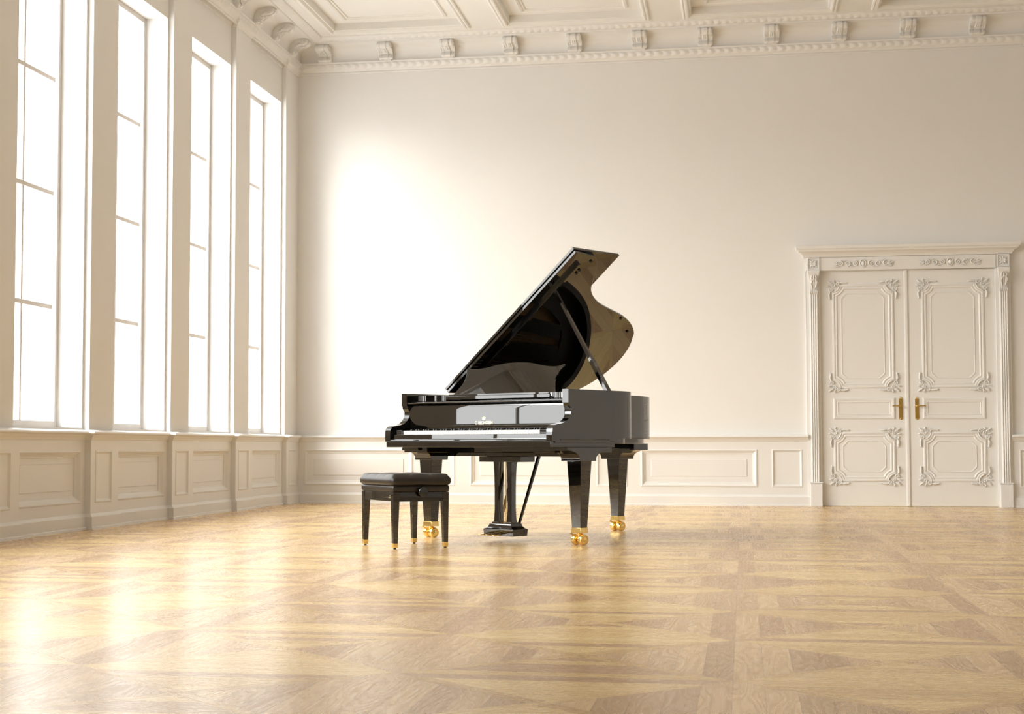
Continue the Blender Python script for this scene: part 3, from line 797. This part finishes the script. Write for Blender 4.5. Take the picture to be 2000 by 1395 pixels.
# lid
AL = radians(38.3); HZ = 1.034; HU = -.752
lidE = None
def L3(s, v, h): return (HU + s * cos(AL) - h * sin(AL), v, HZ + s * sin(AL) + h * cos(AL))
def lid_prism(poly, h0, h1):
    mb = MB(); n = len(poly); vs = [L3(a, b, h0) for a, b in poly] + [L3(a, b, h1) for a, b in poly]
    return mb.add(vs, [tuple(range(n - 1, -1, -1)), tuple(range(n, 2 * n))] + [(i, (i + 1) % n, n + (i + 1) % n, n + i) for i in range(n)])
LV = .272
lt = [(a + .752 + (.012 if a > 0 else 0), b + .006) for a, b in offset_poly(TAIL, -.012)]
lp = [(0, LV), (1.515, LV)] + [p for p in lt if p[1] > LV + .03 and p[0] < 1.51] 
lp = lp + [(0, 1.34)]
LID = lid_prism(lp, 0, .022).build('lid', LQ, GP, bevel=.003)
FP = lid_prism([(.004, .262), (1.522, .262), (1.522, .782), (.004, .782)], .024, .044).build('lid_front_flap', LQ, GP, bevel=.003)
FP['label'] = 'front flap of the lid folded back'
# batten along the lid's front edge
lid_prism([(.03, .372), (1.425, .372), (1.425, .398), (.03, .398)], -.024, 0).build('lid_batten', LQ, LID, bevel=.002)
for s_, v_ in [(1.455, .50), (1.36, .46), (1.33, .46), (.93, 1.40), (.80, 1.62), (.30, 1.80)]:
    mb = MB(); p = Vector(L3(s_, v_, 0)); q = Vector(L3(s_, v_, -.008)); mb.tube([tuple(p), tuple(q)], .011, 12)
    mb.build('rubber_bumper', M['rubber'], LID, smooth=True)
for v0, v1 in ((.40, .55), (.75, .95), (1.15, 1.30)):
    mb = MB(); mb.tube([(HU, v0, HZ - .004), (HU, v1, HZ - .004)], .006, 10); mb.build('lid_hinge', M['brass'], LID, smooth=True)
# prop stick
A_ = Vector((.700, .300, .985)); B_ = Vector(L3(1.135, .415, -.004))
mb = MB(); d = (B_ - A_); ln = d.length; d.normalize(); sidev = Vector((0, 1, 0)); sidev = (sidev - d * sidev.dot(d)).normalized(); thv = d.cross(sidev)
R = []
for t, w in ((0, .021), (.30, .021), (.345, .017), (.36, .013), (1, .010)):
    c = A_ + d * ln * t; R.append([tuple(c + sidev * a * w + thv * b * min(w, .014)) for a, b in ((-1, -1), (1, -1), (1, 1), (-1, 1))])
mb.rings(R, True, True, True); mb.build('lid_prop', LQ, GP, bevel=.002)
mb = MB(); mb.box(.66, .705, .27, .33, .99, 1.016); mb.build('prop_bracket', M['brass'], GP, bevel=.002)
# cross beams under the case
mb = MB(); mb.box(-.60, .60, .04, .14, .578, .604); mb.box(-.60, .60, .05, .12, .604, .64)
mb.box(-.74, -.52, -.20, .55, .604, .64); mb.box(.45, .62, -.20, .42, .604, .64)
mb.box(-.40, -.10, .14, 1.66, .628, .668)
mb.build('frame_beams', LQ, GP, bevel=.002)
# legs
def cove(a, b, n=7):      # quarter cove between (a: outer top) and (b: inner bottom)
    return [(b[0] + (a[0] - b[0]) * (1 - cos(pi / 2 * i / n)), b[1] + (a[1] - b[1]) * sin(pi / 2 * i / n)) for i in range(n + 1)]
def leg(cu, cv, ang, br_axis, bu0, bu1, top=.64):
    e = empty('leg', (cu, cv, 0)); e.parent = GP; e.rotation_euler = (0, 0, 0)
    mb = MB()
    hs, ht, hb = (.118, .550), .058, .036
    mb.frustum((0, 0, .112), (hb, hb), (0, 0, .552), (ht, ht))
    # bracket head with coves either side
    rt = cove((.215, .618), (.088, .562)); lf = [(-a, z) for a, z in rt]
    prof = [(.076, .550), (.088, .550)] + rt + [(.222, .618), (.222, top)] + [(-.222, top), (-.222, .618)] + list(reversed(lf)) + [(-.088, .550), (-.076, .550)]
    mb.prism(prof, bu0 - cu if br_axis == 'x' else bu0 - cv, bu1 - cu if br_axis == 'x' else bu1 - cv, br_axis)
    o = mb.build('leg_post', LQ, e, bevel=.0022)
    mb = MB(); mb.frustum((0, 0, .080), (hb + .004, hb + .004), (0, 0, .114), (hb + .003, hb + .003)); mb.build('ferrule', M['brass'], e, bevel=.0015)
    mb = MB(); Rm = Matrix.Rotation(ang, 4, 'Z')
    mb.lathe([(.014, .045), (.016, .060), (.020, .074), (.022, .082)], 14)
    mb.box(-.024, .024, -.012, .012, .040, .056, Rm)
    for s in (-1, 1):
        T_ = Rm @ Matrix.Translation((s * .012, 0, .0365)) @ Matrix.Rotation(s * pi / 2, 4, 'Y')
        mb.lathe([(.012, .0), (.030, .002), (.0355, .006), (.0365, .012), (.0365, .030), (.034, .036), (.028, .038), (.026, .034), (.017, .034), (.015, .040), (.008, .042), (0, .042)], 28, T_)
    mb.tube([tuple(Rm @ Vector((-.012, -.010, .060))), tuple(Rm @ Vector((-.026, -.034, .066))), tuple(Rm @ Vector((-.040, -.046, .078)))], [.005, .006, .007], 8)
    cst = mb.build('caster', M['brass'], e, smooth=True, auto=40); cst['label'] = 'brass double-wheel caster'
    return e
leg(.668, 0, radians(-8), 'x', .585, .742)
leg(-.668, 0, radians(-12), 'x', -.742, -.585)
e = leg(-.2157, 1.61, radians(-4), 'y', 1.52, 1.70, .668)
# lyre
ly = empty('lyre', (0.01, 0, 0)); ly.parent = GP
mb = MB(); mb.box(-.185, .185, -.04, .115, .540, .578)
for s in (-1, 1):
    R = []
    for z, w, dpt in ((.540, .023, .030), (.46, .020, .026), (.35, .018, .024), (.22, .018, .024), (.15, .021, .027), (.128, .024, .030)):
        c = s * .058; R.append([(c - w, .02 - dpt, z), (c + w, .02 - dpt, z), (c + w, .02 + dpt, z), (c - w, .02 + dpt, z)])
    mb.rings(R, True, True, True)
    mb.box(s * .060 - .030, s * .060 + .030, -.018, .058, .118, .130)
mb.build('lyre_frame', LQ, ly, bevel=.002)
mb = MB(); R = []
for z, wu, v0, v1 in ((.036, .130, -.052, .098), (.082, .134, -.056, .102), (.086, .126, -.050, .096), (.088, .120, -.046, .092), (.096, .108, -.042, .086), (.108, .100, -.036, .080), (.120, .098, -.034, .078)):
    R.append([(-wu, v0, z), (wu, v0, z), (wu, v1, z), (-wu, v1, z)])
mb.rings(R, True, True, True); mb.build('pedal_box', LQ, ly, bevel=.0015)
for q in (-1, 0, 1):
    mb = MB(); R = []
    for v, w, z, t in ((-.045, .010, .062, .006), (-.09, .011, .058, .006), (-.120, .016, .054, .006), (-.150, .022, .051, .006), (-.170, .020, .050, .005), (-.182, .010, .050, .004)):
        R.append([(q * .062 - w, v, z - t), (q * .062 + w, v, z - t), (q * .062 + w, v, z + t * .6), (q * .062 - w, v, z + t * .6)])
    mb.rings(R, True, True, True); mb.build('pedal', M['brass'], ly, bevel=.002)
for q in (-.022, .0, .022):
    mb = MB(); mb.tube([(q, .03, .12), (q, .03, .545)], .0038, 8); mb.build('pedal_rod', M['brass'], ly, smooth=True)
for s in (-1, 1):
    mb = MB(); mb.frustum((s * .085, .065, .115), (.007, .008), (s * .10, .290, .640), (.011, .010)); mb.build('lyre_brace', LQ, ly)

# ------------------------------------------------------------------ piano stool
BN = tag(empty('piano_stool', (-2.1682, 10.3346, 0), .61957), 'black piano stool with a buttoned leather cushion and brass feet', 'stool')
HA, HB = .193, .262
# cushion: rounded slab with a tufted top
mb = MB(); nx, ny = 36, 48; ca, cb = .203, .276; z0, z1 = .402, .474
def tuft(x, y):
    h = .0
    gx, gy = 3, 4
    fx = (x / ca + 1) / 2 * gx; fy = (y / cb + 1) / 2 * gy
    h = abs(sin(pi * fx)) ** .55 * abs(sin(pi * fy)) ** .55
    return h
def corner(x, y, r, a, b):
    """squircle-like rounding of the slab outline"""
    return x, y
top = []
for i in range(nx + 1):
    row = []
    for j in range(ny + 1):
        s_, t_ = -1 + 2 * i / nx, -1 + 2 * j / ny
        # round plan corners
        k = (1 - .5 * (abs(s_) ** 10) * (abs(t_) ** 10) * .10)
        x, y = s_ * ca * k, t_ * cb * k
        e_ = max(abs(s_), abs(t_)); ed = (1 - min(1, (1 - abs(s_)) * ca / .026)) ** 2 + (1 - min(1, (1 - abs(t_)) * cb / .026)) ** 2
        z = z1 - .016 * min(1., ed) - .006 + .007 * tuft(x, y)
        row.append((x, y, z))
    top.append(row)
mb.rings(top, False)
per = [(i, 0) for i in range(nx)] + [(nx, j) for j in range(ny)] + [(i, ny) for i in range(nx, 0, -1)] + [(0, j) for j in range(ny, 0, -1)]
base = [top[i][j] for i, j in per]; R = [base]
for f, dz, dr in ((1, .006, .006), (2, .014, .009), (3, .026, .0105), (4, .038, .009), (5, .047, .005), (6, .053, -.003), (7, .056, -.014)):
    R.append([(p[0] + dr * (p[0] / ca) , p[1] + dr * (p[1] / cb), max(z0 - .002, p[2] - dz)) for p in base])
mb.rings(R, True, False, True)
cu = mb.build('cushion', M['leather'], BN, smooth=True, auto=75); cu['label'] = 'buttoned black leather cushion'
for i in (1, 2):
    for j in (1, 2, 3):
        mb = MB(); mb.lathe([(0, .004), (.006, .003), (.008, 0)], 10, Matrix.Translation((ca * (-1 + 2 * i / 3), cb * (-1 + 2 * j / 4), z1 - .006)))
        mb.build('button', M['leather'], cu, smooth=True)
mb = MB(); R = []
for z, d in ((.400, -.003), (.396, .002), (.380, .004), (.364, .002), (.357, -.004)):
    R.append([(-HA - d, -HB - d, z), (HA + d, -HB - d, z), (HA + d, HB + d, z), (-HA - d, HB + d, z)])
mb.rings(R, True, True, True); mb.build('seat_box', M['leather'], BN, bevel=.006)
mb = MB(); ap = .008
mb.box(-HA + ap - .006, -HA + ap + .012, -HB + .03, HB - .03, .300, .357); mb.box(HA - ap - .012, HA - ap + .006, -HB + .03, HB - .03, .300, .357)
mb.box(-HA + .03, HA - .03, -HB + ap - .006, -HB + ap + .012, .298, .357); mb.box(-HA + .03, HA - .03, HB - ap - .012, HB - ap + .006, .298, .357)
APR = mb.build('apron', LQ, BN, bevel=.001)
mb = MB(); crown(mb, 0, 0, 0, .010)
cr = mb.build('crown_emblem', M['goldleaf'], APR); cr.rotation_euler = (0, 0, -pi / 2); cr.location = (-HA + .0015, -.205, .330)
t = text('C. BECHSTEIN', .0085, APR, (-HA + .0012, -.205, .3195), (pi / 2, 0, -pi / 2), M['goldleaf'], .92, .0002)
for sx in (-1, 1):
    for sy in (-1, 1):
        e = empty('leg', (sx * (HA - .022), sy * (HB - .022), 0)); e.parent = BN
        mb = MB(); mb.frustum((sx * .004, sy * .004, .034), (.0150, .0150), (0, 0, .357), (.0225, .0225)); mb.build('leg_post', LQ, e, bevel=.001)
        mb = MB(); mb.frustum((sx * .004, sy * .004, .008), (.0150, .0150), (sx * .004, sy * .004, .036), (.0162, .0162)); mb.build('ferrule', M['brass'], e, bevel=.001)
        mb = MB(); mb.lathe([(.009, 0), (.009, .010)], 12, None, (sx * .004, sy * .004, 0)); mb.build('foot_glide', M['rubber'], e)
for s in (-1, 1):
    mb = MB(); T_ = Matrix.Translation((0, s * (HB - .004), .360)) @ Matrix.Rotation(-s * pi / 2, 4, 'X')
    mb.lathe([(.010, 0), (.010, .014), (.028, .016), (.0315, .019), (.032, .040), (.030, .0425), (0, .043)], 40, T_)
    k_ = mb.build('height_knob', LQ, BN, smooth=True, auto=40); k_['label'] = 'round black height adjusting knob'
